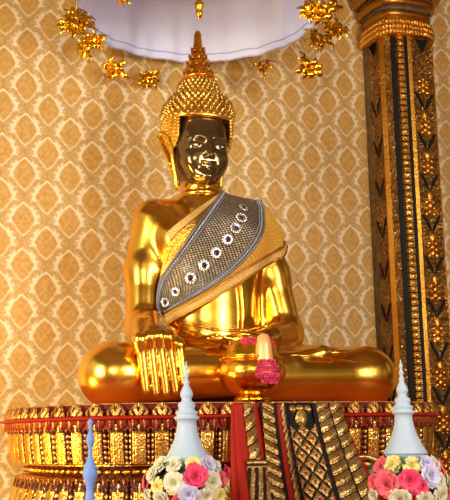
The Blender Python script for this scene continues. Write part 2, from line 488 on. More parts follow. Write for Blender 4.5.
while w < 2.20:
    top = w > 2.02
    n = int((34 if not top else 24) if w > 1.87 else 40)
    for j in range(n):
        a = 2*PI*(j + .5*(row % 2))/n
        P0 = np.array((HU, -.03, w)); d = np.array((math.sin(a), math.cos(a), 0.))
        ts = np.linspace(0.02, .34, 80); pts = P0 + ts[:, None]*d; ff = hairf(pts)
        ins = np.where(ff < 0)[0]
        if len(ins) == 0: continue
        pt = pts[ins[-1]]
        if pt[1] > .02 and w < 1.872: continue
        if pt[1] < -.16 and w < 1.8 : continue
        g = grad(hairf, pt[None])[0]; g /= np.linalg.norm(g)
        dr = g + np.array((0,0,.65 if w > 1.88 else .15)); dr /= np.linalg.norm(dr)
        ln = .024 if w < 1.90 else (.046 if w < 2.06 else .030)
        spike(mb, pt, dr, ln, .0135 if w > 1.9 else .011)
    w += .026 if w > 1.88 else .024; row += 1
for s in (-1, 1):                                                    # curls framing the cheeks
    for iw in range(15):
        for iu in range(4):
            P0 = np.array((HU + s*(.180+.016*iu), .3, 1.865 - iw*.022 - (iu%2)*.011)); pts = P0 - np.linspace(0,.5,200)[:, None]*np.array((0,1.,0)); ff = hairf(pts); q = np.where(ff < 0)[0]
            if len(q): spike(mb, pts[q[0]], (s*.5, 1, .15), .020, .0105)
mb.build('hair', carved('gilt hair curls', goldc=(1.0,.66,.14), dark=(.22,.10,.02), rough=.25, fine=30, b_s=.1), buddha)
# ---- finial on the head
mb = MB()
mb.lathe([(.09,0),(.112,.006),(.106,.018),(.100,.030),(.084,.036),(.086,.046),(.078,.085),(.066,.092),(.068,.102),(.058,.140),(.048,.147),(.050,.156),(.042,.195),(.036,.203),(.038,.213),(.032,.250),(.030,.262),(.025,.330),(.016,.352),(.002,.362)], 28, (HU+.008, .02, 2.185))
base_z = 2.185
for z, r, l, n in ((.03,.088,.045,12), (.095,.068,.045,10), (.150,.050,.042,8), (.205,.036,.035,7)):
    for j in range(n):
        a = 2*PI*j/n + z*9
        c = np.array((HU+.008+math.sin(a)*r, -.02+math.cos(a)*r, base_z+z))
        spike(mb, c, (math.sin(a)*.28, math.cos(a)*.28, 1), l, .016, 5)
mb.build('finial', gold('orange gold finial', base=(.95,.42,.03), rough=.25, bs=.3, sc=30), buddha)
# ---- ears
for s in (-1, 1):
    mb = MB(); eo = (0., -.015) if s < 0 else (-.018, -.06)
    pts = [(.196,.02,1.56),(.214,.0,1.63),(.238,-.045,1.72),(.258,-.06,1.785),(.238,-.035,1.800),(.212,.02,1.765),(.200,.05,1.70),(.196,.05,1.60),(.176,.045,1.50),(.170,.04,1.43),(.158,.035,1.405),(.146,.025,1.43),(.165,.02,1.50),(.196,.02,1.56)]
    sm = []
    for i in range(len(pts)-1):
        for t in (0,.33,.66): sm.append([pts[i][k]*(1-t)+pts[i+1][k]*t for k in range(3)])
    sm.append(list(pts[-1]))
    sm = [[a+eo[0], b_+eo[1], c] for a, b_, c in sm]
    mb.tube([(HU+s*a, -b_, c) for a, b_, c in sm], .0135, 8)
    # plate inside the rim
    cen = (HU+s*.200, .025, 1.66)
    ring = [(HU+s*a, -b_+.012, c) for a, b_, c in sm]
    k = len(ring)//2
    V = ring; F = [(i, i+1, len(V)-2-i, len(V)-1-i) for i in range(k-1)]
    mb.add(V, F); mb.add([(x, y-.012, z) for x, y, z in V], [f_[::-1] for f_ in F])
    mb.build('ear', M_gold, buddha)

# ---- drapery projected on the body
def drape(pts, off=.014, vmax=.75, vmin=-.2):
    pts = np.array(pts, float); ts = np.linspace(vmax, vmin, 170); out = []
    P = np.stack([np.broadcast_to(pts[:, None, 0], (len(pts), 170)), np.broadcast_to(ts, (len(pts), 170)), np.broadcast_to(pts[:, None, 1], (len(pts), 170))], -1)
    f = body(P) - off
    for i in range(len(pts)):
        c = np.where(f[i] < 0)[0]
        if len(c) and c[0] > 0:
            a = f[i][c[0]-1]; b_ = f[i][c[0]]; t = a/(a-b_); out.append(ts[c[0]-1] + (ts[c[0]]-ts[c[0]-1])*t)
        else:
            out.append(ts[np.argmin(f[i])])
    return np.array(out)
def curve(pts, n):
    pts = np.array(pts, float); m = len(pts)
    s = np.r_[0, np.cumsum(np.linalg.norm(np.diff(pts, axis=0), axis=1))]; s /= s[-1]
    t = np.linspace(0, 1, n); out = []
    # Catmull-Rom on the arc length
    for x in t:
        i = min(max(np.searchsorted(s, x) - 1, 0), m-2); q = (x - s[i])/(s[i+1]-s[i])
        p0, p1, p2, p3 = pts[max(i-1,0)], pts[i], pts[i+1], pts[min(i+2,m-1)]
        out.append(.5*((2*p1) + (-p0+p2)*q + (2*p0-5*p1+4*p2-p3)*q*q + (-p0+3*p1-3*p2+p3)*q**3))
    return np.array(out)
def cloth(name, A, B, na, nb, mat, off, parent=buddha, smoothn=6, thick=.006):
    """ruled cloth between curves A and B ((u,w) lists), lying on the body"""
    a = curve(A, na); b_ = curve(B, na)
    G = a[:, None]*(1-np.linspace(0,1,nb))[None, :, None] + b_[:, None]*np.linspace(0,1,nb)[None, :, None]
    v = drape(G.reshape(-1, 2), off).reshape(na, nb); v0 = v.copy()
    for _ in range(smoothn):
        vp = np.pad(v, 1, mode='edge'); v = np.maximum((vp[:-2,1:-1]+vp[2:,1:-1]+vp[1:-1,:-2]+vp[1:-1,2:])/4, v0)
    V = [(G[i,j,0], -v[i,j], G[i,j,1]) for i in range(na) for j in range(nb)]
    F = [(i*nb+j, i*nb+j+1, (i+1)*nb+j+1, (i+1)*nb+j) for i in range(na-1) for j in range(nb-1)]
    ln = np.r_[0, np.cumsum(np.linalg.norm(np.diff((a+b_)/2, axis=0), axis=1))]
    wd = np.linalg.norm(a-b_, axis=1)
    uv = [((j/(nb-1)-.5)*max(wd.mean(), .02)*1.0, ln[i]) for i in range(na) for j in range(nb)]
    o = mk(name, V, F, mat, parent, uv=uv)
    so = o.modifiers.new('s', 'SOLIDIFY'); so.thickness = thick; so.offset = 0
    return o, G, v
SA = [(-.060,1.375),(-.150,1.27),(-.245,1.155),(-.315,1.06),(-.375,.965),(-.440,.86),(-.480,.775),(-.500,.68),(-.508,.570)]
SB = [(.225,1.345),(.232,1.29),(.215,1.20),(.180,1.115),(.110,1.00),(.020,.895),(-.100,.795),(-.244,.700),(-.445,.585)]
sash, GS, VS = cloth('sash', SA, SB, 60, 22, M_sash, .022)
sash['label'] = 'silver beaded brocade sash with a row of rosettes'
def on_grid(G, v, t, s):
    na, nb = v.shape; i = min(int(t*(na-1)), na-2); j = min(int(s*(nb-1)), nb-2); ft = t*(na-1)-i; fs = s*(nb-1)-j
    f = lambda A: (A[i,j]*(1-ft)*(1-fs)+A[i+1,j]*ft*(1-fs)+A[i,j+1]*(1-ft)*fs+A[i+1,j+1]*ft*fs)
    g = f(G); return np.array((g[0], -f(v), g[1]))
# chain trims
for s0, nm in ((.0,'a'), (.10,'b'), (.90,'c'), (1.0,'d')):
    mb = MB()
    pts = [on_grid(GS, VS, t, s0) + np.array((0,-.008,0)) for t in np.linspace(0, 1, 120)]
    for i in range(0, 120):
        t = pts[i]; mb.ball(t, .0085 if s0 in (0.,1.) else .007, 6, 4)
    mb.build('chain_trim', M_chain, sash)
for s0 in (.05, .95):
    mb = MB()
    for t in np.linspace(.005, .995, 56):
        p_ = on_grid(GS, VS, t, s0) + np.array((0,-.006,0)); mb.ball(p_, .0105, 6, 4, sc=(1,.6,1))
    mb.build('bead_trim', newmat('aged silver beads', .35, .9, (.50,.49,.50))[0] if s0 < .5 else bpy.data.materials['aged silver beads'], sash)
# rosettes along the middle
def rosette(mb, c, r):
    for j in range(12):
        a = 2*PI*j/12; mb.ball((c[0]+math.cos(a)*r*.80, c[1]-.004, c[2]+math.sin(a)*r*.80), r*.24, 6, 4, sc=(1,.7,1))
    mb.lathe([(r*.86,0),(r*.80,.006),(r*.45,.010),(r*.40,.004),(0,.004)], 20, (0,0,0))
RC = [(.062,1.262),(.020,1.178),(-.028,1.103),(-.085,1.028),(-.158,.941),(-.235,.860),(-.315,.781),(-.395,.702),(-.452,.640)]
for i, (u, w) in enumerate(RC):
    v = float(np.interp(0,[0],[0])) + drape([(u, w)], .034)[0]; r = .041 if 0 < i < 7 else .033
    mb = MB()
    for j in range(12):
        a = 2*PI*j/12; mb.ball((math.cos(a)*r*.78, math.sin(a)*r*.78, .005), r*.25, 6, 4, sc=(1,1,.7))
    mb.lathe([(r*.9,0),(r*.82,.008),(r*.5,.011),(r*.42,.006),(0,.006)], 20)
    o = mb.build('rosette', M_silver, sash); 
    g = grad(body, np.array([[u, v, w]]))[0]; nrm = Vector((g[0], -g[1], g[2])).normalized()
    o.location = (u, -v, w); o.rotation_euler = nrm.to_track_quat('Z', 'Y').to_euler()
    mb = MB(); mb.ball((0,0,.010), r*.36, 10, 6, sc=(1,1,.6)); g2 = mb.build('gem', M_gem, o)
# gold net between the sash and the hem, and the hem
NA = [(.225,1.335),(.225,1.27),(.205,1.19),(.170,1.10),(.100,.99),(.010,.885),(-.110,.785),(-.250,.690),(-.440,.580)]
NB = [(.250,1.330),(.345,1.200),(.385,1.075),(.300,1.005),(.180,.930),(.050,.860),(-.10,.765),(-.252,.668),(-.440,.560)]
net_, _, _ = cloth('gold_net_cloth', NA, NB, 50, 16, M_latt, .016)
HA = [(.400,1.085),(.375,1.035),(.28,.985),(.180,.930),(.050,.855),(-.10,.760),(-.252,.660),(-.450,.560)]
HB = [(.425,1.060),(.385,.985),(.285,.930),(.175,.868),(.040,.785),(-.10,.700),(-.252,.612),(-.445,.505)]
hem, GH, VH = cloth('gold_hem_band', HA, HB, 60, 8, M_band, .026)
for s0 in (0., 1.):
    mb = MB(); mb.tube([on_grid(GH, VH, t, s0) for t in np.linspace(0,1,80)], .009, 6); mb.build('hem_cord', M_goldrough, hem)
# lace strip and pleats on the shoulder side
LA = [(-.035,1.395),(-.15,1.315),(-.271,1.225),(-.40,1.125),(-.47,1.06)]
LB = [(-.055,1.355),(-.16,1.275),(-.270,1.180),(-.385,1.080),(-.445,1.01)]
cloth('lace_strip', LA, LB, 40, 6, M_band, .020)
PA = [(-.055,1.355),(-.16,1.275),(-.270,1.180),(-.385,1.080),(-.455,.99),(-.47,.86),(-.49,.72),(-.505,.60)]
PB = [(-.060,1.365),(-.150,1.26),(-.245,1.145),(-.315,1.05),(-.375,.955),(-.440,.85),(-.480,.765),(-.505,.60)]
cloth('gold_underlay', PA, PB, 40, 8, M_goldrough, .012)
# robe edges and pleats as rounded ridges lying on the body
mb = MB()
def ridge(pts, r=.009, off=.002, n=30):
    c = curve(pts, n); v = drape(c, off); 
    for _ in range(3): v[1:-1] = np.maximum(v[1:-1], (v[:-2]+v[2:])/2)
    mb.tube([(c[i,0], -v[i], c[i,1]) for i in range(n)], [r*min(1, 4*min(i+.6, n-.4-i)/n) for i in range(n)], 7)
ridge([(.02,.80),(.035,.62),(.03,.46)], .010)
ridge([(-.015,.78),(.0,.62),(-.005,.46)], .007)
ridge([(-.43,.52),(-.28,.44),(-.12,.40),(.03,.375)], .013)
ridge([(-.42,.48),(-.28,.40),(-.14,.365),(.0,.345)], .010)
ridge([(-.40,.44),(-.26,.37),(-.16,.345)], .009)
ridge([(-.43,.55),(-.30,.50),(-.12,.46),(.10,.47),(.22,.50)], .010)
ridge([(.19,.285),(.36,.275),(.55,.262),(.66,.25)], .008)
mb.build('robe_fold', M_gold, buddha)

# ------------------------------------------------------------------ pedestal
ped = thing('carved_pedestal', 'wide carved gilt and red lotus pedestal carrying the seated gold buddha', 'pedestal', O, PSI)
# half plan (u>=0) of the redented outline, listed from front centre to back
_raw = [(0,.925),(.40,.925)] + [(.40+.96*math.sin(a)**(2/2.5), -.25+1.17*math.cos(a)**(2/2.5)) for a in np.linspace(.10, PI/2, 90)]
_s = np.r_[0, np.cumsum([math.dist(_raw[i], _raw[i+1]) for i in range(len(_raw)-1)])]
_n = round(_s[-1]/.130)
HP = [(float(np.interp(t, _s, [p[0] for p in _raw])), float(np.interp(t, _s, [p[1] for p in _raw]))) for t in np.linspace(0, _s[-1], _n+1)] + [(1.36,-.42)]
def plan(off):
    """outline offset outward, object axes (x, y=-v), counter-clockwise seen from above"""
    pts = HP + [(0,-.42)]
    h = []
    for i, (u, v) in enumerate(HP):
        if i == 0: h.append((0, v+off)); continue
        if i == len(HP)-1: h.append((u+off, v-off)); continue
        a, c = HP[i-1], HP[i+1]; tx, ty = c[0]-a[0], c[1]-a[1]; l_ = math.hypot(tx, ty); h.append((u - ty/l_*off, v + tx/l_*off))
    full = [(u, -v) for u, v in h] + [(-u, -v) for u, v in h[::-1][:-1]]
    return full
def slab(name, prof, mat, parent=ped, k=None):
    """prof: list of (offset, w) going down; walls between levels"""
    V = []; F = []; n = len(plan(0)); K = []
    for i, (o_, w_) in enumerate(prof):
        V += [(x, y, w_) for x, y in plan(o_)]; K += [k[i] if k else 1.0]*n
    for i in range(len(prof)-1):
        for j in range(n):
            q = (j+1) % n; F.append((i*n+j, i*n+q, (i+1)*n+q, (i+1)*n+j)[::-1])
    F.append(tuple(range(n))); F.append(tuple((len(prof)-1)*n+j for j in range(n))[::-1])
    return mk(name, V, F, mat, parent, smooth=False, attr=K)
M_goldflat = gold('gilt moulding', base=(.85,.45,.07), rough=.3, bs=.4, sc=50)
M_dkred, nt, b = newmat('dark red lacquer', .3, 0, (.13,.010,.006))
slab('core', [(-.045,-.004),(-.04,-.065),(-.10,-.13),(-.12,-.20),(-.13,-.31),(-.17,-.32),(-.17,-.39),(-.12,-.42),(-.09,-.50),(-.03,-.60),(-.02,-.66)], M_dkred)
slab('ledge_top_reflector', [(-.05,.0),(-.035,-.002),(-.035,-.006)], newmat('orange red ledge reflector', .5, 0, (.52,.15,.02))[0])  # thin added slab, coloured to throw orange-red reflections into the gold legs
slab('red_fillet', [(-.012,-.066),(.014,-.070),(.018,-.077),(.014,-.084),(-.02,-.090)], M_red)
slab('gold_fillet', [(-.125,-.317),(-.10,-.322),(-.10,-.330),(-.14,-.334)], M_goldflat)
slab('gold_fillet', [(-.14,-.388),(-.095,-.392),(-.085,-.402),(-.12,-.41)], M_goldflat)
slab('base_moulding', [(.0,-.655),(.05,-.66),(.06,-.69),(.03,-.70),(.03,-.74),(.08,-.76),(.08,-.82)], M_goldflat)
slab('plinth', [(.06,-.82),(.06,-1.50),(.12,-1.52),(.12,-1.663)], M_red)

def row(name, off_w, height, pitch, hf, mat, lean=(0., 0.), nx=12, nz=10):
    """a run of carved petals round the outline. off_w=(offset,w_top); hf(x,z)->(bulge,k,halfwidth)"""
    V = []; F = []; K = []
    P0 = plan(off_w[0]); n = len(P0)
    for e in range(n):
        a = Vector(P0[e]); b_ = Vector(P0[(e+1) % n]); d = b_-a; ln = d.length
        if ln < .03 or (a.y > .40 and b_.y > .40): continue
        d.normalize(); nr = Vector((d.y, -d.x)); c = max(1, round(ln/pitch)); pw = ln/c
        for i in range(c):
            bidx = len(V)
            for iz in range(nz+1):
                z = iz/nz
                for ix in range(nx+1):
                    x = ix/nx*2-1
                    bl, k, hw = hf(x, z)
                    s = a + d*(pw*(i+.5) + pw*.5*x*hw) + nr*(bl + lean[0]*z + lean[1]*z*z)
                    V.append((s.x, s.y, off_w[1] - height*z)); K.append(k)
            for iz in range(nz):
                for ix in range(nx):
                    q = bidx + iz*(nx+1)+ix; F.append((q, q+nx+1, q+nx+2, q+1))
    return mk(name, V, F, mat, ped, attr=K)
def hf_leaf(x, z):           # upright pointed leaf: z 0 top .. 1 bottom
    hw = 1.0; wid = .34+.66*math.sin(min(1, z*1.15)*PI/2)**1.2
    r = abs(x)/max(wid, .01)
    if r < 1: 
        b_ = .034*math.sqrt(1-r*r)*(.4+.6*z) + .005*math.cos(r*9+z*8); k = .62+.36*math.cos(r*10 + z*6)
        if r > .84: k = .15
        elif r > .68: k = 1.
    else: b_ = -.012; k = .30 if z < .25 else .02
    return b_, k, hw
def hf_drop(x, z):           # small drooping leaf, pointed below
    wid = max(1.0 - z**1.6, .02); r = abs(x)/wid
    if r < 1: return .016*math.sqrt(1-r*r)*(1-.3*z)+.004*math.cos(r*10), .35+.45*math.cos(r*7), 1.
    return -.012, .02, 1.
def hf_petal(x, z):          # tall lotus petal with ridges and beaded borders
    ax_ = abs(x); cap_ = .18
    if ax_ > .93: return -.012, .0, 1.
    b_ = .030*math.sqrt(max(0, 1-(ax_/.93)**2.4))
    if ax_ > .70: b_ += .005*math.cos(z*44); k = .55 + .35*math.cos(z*44)
    elif ax_ > .62: k = .05; b_ -= .006
    else: b_ += .004*math.cos(ax_*26); k = .72+.35*math.cos(ax_*26)
    if z < cap_: k = min(k, .35 + .3*math.cos(ax_*9)); b_ += .006
    return b_, k, 1.
row('leaf_frieze', (-.030, -.001), .064, .116, hf_leaf, M_leafcarve, nx=18, nz=12)
row('drooping_leaf_row', (-.022, -.090), .048, .064, hf_drop, carved('red and gilt drooping leaves', goldc=(.60,.32,.10), dark=(.24,.010,.005), rough=.42))
row('lotus_petal_row', (-.055, -.112), .205, .112, hf_petal, M_carve, (.0, -.022), nx=20, nz=24)
row('drooping_leaf_row', (-.085, -.398), .036, .060, hf_drop, M_leafcarve)
row('lotus_petal_row', (-.105, -.418), .24, .116, hf_petal, M_carve, (.06, .035), nx=20, nz=24)
# bead band in the groove: little arrow-shaped links
mb = MB(); P0 = plan(-.128); n = len(P0)
for e in range(n):
    a = Vector(P0[e]); b_ = Vector(P0[(e+1) % n]); d = b_-a; ln = d.length
    if ln < .03 or (a.y > .40 and b_.y > .40): continue
    d.normalize(); nr = Vector((d.y, -d.x)); c = max(1, round(ln/.062)); pw = ln/c
    for i in range(c):
        m0 = a + d*(pw*(i+.5)) + nr*.004
        pr = []
        sg = 1 if m0.x > 0 else -1
        for t, hh in ((-.46,.004),(-.36,.020),(.10,.020),(.34,.012),(.46,.001)):
            pr.append((m0 + d*(pw*t*sg), hh))
        ring = []
        for (s_, hh) in pr:
            ring += [(s_.x+nr.x*hh*.8, s_.y+nr.y*hh*.8, -.361), (s_.x, s_.y, -.361+hh), (s_.x-nr.x*hh, s_.y-nr.y*hh, -.361), (s_.x, s_.y, -.361-hh)]
        F = [(4*q+j, 4*q+(j+1)%4, 4*q+4+(j+1)%4, 4*q+4+j) for q in range(len(pr)-1) for j in range(4)]
        mb.add(ring, F)
mb.build('bead_band', M_goldflat, ped)

# ---- carved hanging cloth on the front of the pedestal
hang = thing('carved_drapery_panel', 'carved gilt, red and black drapery panel hanging over the front of the pedestal', 'ornament', O, PSI)
def pv(w, off=0.):                        # how far forward the panel stands at height w
    t = max(0, -w)/.5; return .972 + .25*t**1.25 + off
def strip(name, ut, ub, mat, off, wt=-.012, wb=-.62, cells=None, hf=None, nx=8, nz=60):
    """vertical strip between u ranges at w=0 and w=-.5"""
    V = []; F = []; K = []
    for iz in range(nz+1):
        w_ = wt + (wb-wt)*iz/nz; t = -w_/.5
        a = ut[0] + (ub[0]-ut[0])*t**1.1; b_ = ut[1] + (ub[1]-ut[1])*t**1.1
        for ix in range(nx+1):
            x = ix/nx; o_, k = (off, 1.) if hf is None else hf(x*2-1, -w_)
            if hf is not None: o_ += off
            V.append((a+(b_-a)*x, -pv(w_, o_), w_)); K.append(k)
    F = [(iz*(nx+1)+ix, (iz+1)*(nx+1)+ix, (iz+1)*(nx+1)+ix+1, iz*(nx+1)+ix+1) for iz in range(nz) for ix in range(nx)]
    o = mk(name, V, F, mat, hang, attr=K); m = o.modifiers.new('s', 'SOLIDIFY'); m.thickness = .012; m.offset = -1
    return o
def hf_chev(sgn, per=.055):
    def f(x, z):
        ph = ((z + sgn*x*.018)/per) % 1.0
        b_ = .012*math.sin(min(ph/.85, 1)*PI) ; k = .0 if ph > .86 else (.95 if not (.3 < ph < .5 and abs(x) < .35) else .45)
        return b_ + .004*math.cos(x*2.6), k
    return f
strip('backing', (-.32,.31), (-.42,.42), M_red, -.030, nx=12)
strip('red_tongue', (-.312,-.185), (-.385,-.20), M_red, .0)
strip('gold_tongue', (-.268,-.215), (-.305,-.235), M_panelcarve, .012, wb=-.30, hf=hf_chev(1,.075), nx=10, nz=80)
def hf_tassel(x, z):
    t = (z-.30)/.30
    if t < .14: return .016+.004*math.cos(z*240), .6+.4*math.cos(z*240)
    return .014*math.sqrt(max(0,1-x*x))+.004*math.cos(x*14+z*40), .55+.5*math.cos(x*9+z*30)
strip('tassel', (-.285,-.205), (-.335,-.205), M_panelcarve, .014, wt=-.30, wb=-.62, hf=hf_tassel, nx=14, nz=90)
strip('black_edging', (-.176,-.162), (-.178,-.160), M_black, .014)
strip('chevron_band', (-.162,-.098), (-.232,-.150), M_panelcarve, .016, hf=hf_chev(-1), nx=12, nz=160)
strip('black_edging', (-.098,-.078), (-.150,-.132), M_black, .018)
strip('red_strip', (-.078,-.045), (-.132,-.085), M_red, .012)
strip('leaf_edging', (-.056,-.038), (-.098,-.070), M_panelcarve, .022, hf=hf_chev(1,.04), nx=8, nz=140)
strip('black_edging', (-.040,-.022), (-.072,-.048), M_black, .020)
strip('lattice_ground', (-.022,.128), (-.050,.125), M_black, .010)
# diamond lattice panel: separate gilt four-petal tiles with red centres
def pu(x, w_):
    t = -w_/.5; a = -.022 + (-.050+.022)*t; b_ = .128 + (.125-.128)*t
    return a + (b_-a)*x
mb = MB(); REDF = []
for r_ in range(-1, 15):
    for c_ in range(0, 3):
        xx = (c_ + (.5 if r_ % 2 else 0))/2.0; ww = -.16 - r_*.043
        if xx > 1.01 or ww > -.14: continue
        cu = pu(xx, ww); rx = .0358; rz = .0408
        def P_(dx, dz, o_): 
            uu = min(max(cu+dx, pu(.02, ww+dz)), pu(.98, ww+dz)); return (uu, -pv(ww+dz, .016+o_), ww+dz)
        ring = []
        for j in range(16):
            a = 2*PI*j/16; c__, s__ = math.cos(a), math.sin(a); m__ = 1/(abs(c__)+abs(s__)); m__ *= 1.0-.10*abs(math.sin(2*a))
            ring.append((c__*m__*rx, s__*m__*rz))
        V = [P_(x, z, .000) for x, z in ring] + [P_(x*.72, z*.72, .009) for x, z in ring] + [P_(x*.3, z*.3, .005) for x, z in ring] + [P_(0,0,.005)]
        F = [(j,(j+1)%16,16+(j+1)%16,16+j) for j in range(16)] + [(16+j,16+(j+1)%16,32+(j+1)%16,32+j) for j in range(16)] + [(32+j,32+(j+1)%16,48) for j in range(16)]
        mb.add(V, F, [.6]*16+[1.]*16+[.8]*17)
        p0 = P_(0,0,.006); nb0 = len(mb.F); mb.ball(p0, .0085, 8, 5, sc=(1,.6,1)); REDF += list(range(nb0, len(mb.F)))
lt = mb.build('lattice_tile', M_panelcarve, hang); lt.data.materials.append(M_red)
for i in REDF: lt.data.polygons[i].material_index = 1
# pointed leaf crest over the lattice
mb = MB()
for cu, cw, rx, rz in ((.050,-.105,.036,.058), (.052,-.045,.030,.022), (.010,-.050,.022,.026), (.100,-.050,.022,.026)):
    V = [(cu, -pv(cw, .040), cw)]; m_n = 20
    for rr_, oo in ((.5,.034),(1.,.014)):
        for j in range(m_n):
            a = 2*PI*j/m_n; sx = math.cos(a)*rx*rr_*(1 if math.sin(a) > 0 else 1-.75*abs(math.sin(a))**1.5); V.append((cu+sx, -pv(cw, oo), cw+math.sin(a)*rz*rr_))
    F = [(0, 1+j, 1+(j+1)%m_n) for j in range(m_n)] + [(1+j, 1+m_n+j, 1+m_n+(j+1)%m_n, 1+(j+1)%m_n) for j in range(m_n)]
    mb.add(V, F, [1.]+[.55]*m_n+[.95]*m_n)
mb.build('leaf_crest', M_panelcarve, hang)
strip('black_edging', (.128,.150), (.122,.152), M_black, .022)
strip('chevron_band', (.150,.222), (.152,.262), M_panelcarve, .020, hf=hf_chev(1), nx=12, nz=160)
strip('black_edging', (.222,.232), (.262,.276), M_black, .016)
strip('chevron_band', (.232,.302), (.276,.362), M_panelcarve, .010, hf=hf_chev(1,.062), nx=12, nz=160)
# side flaring scroll to the right of the panel
mb = MB()
for i in range(6):
    r0 = .05+.028*i
    pts = [(.335+.01*i + r0*1.0*math.sin(a), -pv(-.34-.01*i, -.03-.01*i), -.56 + r0*1.35*math.cos(a)) for a in np.linspace(-.25, 1.55, 14)]
    mb.tube(pts, [.004+.013*math.sin(PI*(k+.5)/14) for k in range(14)], 7)
mb.build('scroll', M_panelcarve, hang)

# ------------------------------------------------------------------ alms bowl with garlanded lid
bw = thing('alms_bowl', 'round gold alms bowl with pink flower garland in front of the lap', 'bowl', L(-.155, .825, 0.0), PSI)
mb = MB()
mb.lathe([(.02,.002),(.098,.002),(.104,.010),(.100,.022),(.078,.034),(.080,.045)], 40); mb.build('foot', M_goldbright, bw)
mb = MB()
mb.lathe([(.075,.038),(.115,.052),(.156,.085),(.182,.125),(.191,.160),(.187,.195),(.172,.222),(.166,.232)], 48)
mbowl = mb.build('bowl_body', gold('orange gilt bowl', base=(1.0,.46,.05), rough=.22, bs=.25, sc=22), bw)
mb = MB(); mb.lathe([(.168,.228),(.180,.234),(.180,.242),(.168,.248)], 48); mb.build('rim', M_goldbright, bw)
mb = MB(); mb.lathe([(.166,.244),(.150,.258),(.140,.300),(.118,.335),(.070,.345),(.0,.345)], 40); mb.build('lid', M_goldbright, bw)
mb = MB(); mb.lathe([(.056,.14),(.052,.20),(.042,.30),(.032,.350),(.018,.362),(.0,.366)], 24, (.015,-.150,.0)); mb.build('cone_wrap', newmat('pale peach cloth cone', .4, .3, (.95,.50,.20))[0], bw)
# pink garland
def puff(mb, c, r, n=7, seed=0):
    rs = random.Random(seed)
    for i in range(n):
        a = 2*PI*i/n + rs.random(); rr_ = r*.55
        mb.ball((c[0]+math.cos(a)*rr_, c[1]-.006-rs.random()*.008, c[2]+math.sin(a)*rr_), r*.52, 7, 5, K=rs.random())
    mb.ball(c, r*.6, 8, 6, K=.6)
gl = MB(); gl2 = MB(); gl3 = MB(); s_ = 0
for i in range(7):
    x = -.055+.11*i/6 + .015
    for zz in (.105, .135, .172, .205):
        if (i in (0,6) and zz > .19): continue
        R_ = .191; y = -math.sqrt(max(R_**2 - x*x, 0)) - .004
        if zz < .13: y += .014
        if zz > .19: y += .006
        s_ += 1
        if zz == .105 and i in (0, 1): continue
        puff(gl, (x, y, zz), .017, 6, s_)
for x in (-.085,-.060,-.035,.065,.082): 
    s_ += 1; puff(gl2 if x < 0 else gl3, (x, -.128+abs(x)*.3, .325), .020, 6, s_)
gl.build('flower_garland', P_deep, bw); gl2.build('flower_garland', P_deep, bw); gl3.build('flower_garland', P_deep, bw)

# ------------------------------------------------------------------ pillar
pil = thing('gilded_pillar', 'tall square gilded pillar with black inlaid stripes against the wallpapered wall', 'pillar', (0, 7.3, 0), PWL)
# object axes: x along wall, -y out of the wall
def pstrip(name, s0, s1, n0, n1, mat, z0=0.0, z1=4.80, depth=.02):
    mb = MB(); a = Vector((s0, -n0)); b_ = Vector((s1, -n1)); d = (b_-a); nr = Vector((d.y, -d.x)).normalized()
    p1, p2 = a - nr*depth, b_ - nr*depth
    mb.prism([tuple(a), tuple(b_), tuple(p2), tuple(p1)], z0, z1)
    return mb.build(name, mat, pil, smooth=False)
mb = MB(); mb.prism([(1.335,0),(1.335,-.30),(1.40,-.335),(1.51,-.375),(1.54,-.385),(1.76,-.385),(1.775,-.33),(1.79,0)], 0, 5.2); mb.build('core', M_black, pil, smooth=False)
pstrip('side_trim', 1.318, 1.318, .0, .085, M_pillardark)
pstrip('ornament_panel', 1.316, 1.316, .09, .275, M_scroll)
pstrip('gold_strip', 1.312, 1.335, .275, .315, M_goldflat)
pstrip('scroll_strip', 1.335, 1.385, .315, .335, M_scrollbright)
pstrip('gold_strip', 1.522, 1.545, .385, .405, M_goldflat)
pstrip('ornament_panel', 1.545, 1.750, .400, .400, M_scrollbright)
pstrip('gold_strip', 1.750, 1.758, .404, .404, M_goldflat)
# beads in the dark recess
mb = MB()
z = .2
while z < 4.78:
    c = (1.458, -.372, z); mb.box((c[0]-.030, c[1]-.012, z-.020), (c[0]+.030, c[1]+.03, z+.020), .8)
    mb.ball((c[0], c[1]-.012, z), .022, 8, 5, sc=(1.1,.7,.85)); z += .052
mb.build('bead_string', M_panelcarve if False else M_carve, pil, smooth=False)
# V notches
mb = MB(); mg = MB()
def vee(mbx, s, n, z, w_, h_, t, along, o_=.004):
    """V of two black slashes; along='x' for the front, 'y' for the side face"""
    for sg in (-1, 1):
        q = [(sg*w_, h_*.96), (sg*w_*.82, h_*1.06), (sg*t*.22, t*.75), (0, -.012), (sg*w_*.42, h_*.28)]
        V = []
        for oo in (0., o_):
            for a, c in q:
                V.append((s + a, -(n+oo), z + c) if along == 'x' else (s - oo, -(n + a), z + c))
        m_n = len(q); F = [tuple(range(m_n)), tuple(range(m_n, 2*m_n))[::-1]] + [(i,(i+1)%m_n,m_n+(i+1)%m_n,m_n+i) for i in range(m_n)]
        mbx.add(V, F)
for i in range(13):
    z = 4.10 - i*.345
    vee(mb, 1.648, .4015, z, .088, .140, .085, 'x'); vee(mb, 1.315, .182, z-.02, .075, .140, .085, 'y')
    for k in range(3):                                              # gilt buds between the notches
        zz = z + .17 + k*.05
        mg.ball((1.648, -.402, zz), 1, 8, 5, sc=(.030-.006*k,.012,.026)); mg.ball((1.614, -.402, zz-.02), 1, 8, 5, sc=(.020,.010,.018)); mg.ball((1.682, -.402, zz-.02), 1, 8, 5, sc=(.020,.010,.018))
    mg.ball((1.648, -.405, z-.045), 1, 8, 6, sc=(.030,.014,.045))
mb.build('black_notch', M_black, pil, smooth=False); mg.build('gilt_bud', M_goldflat, pil)
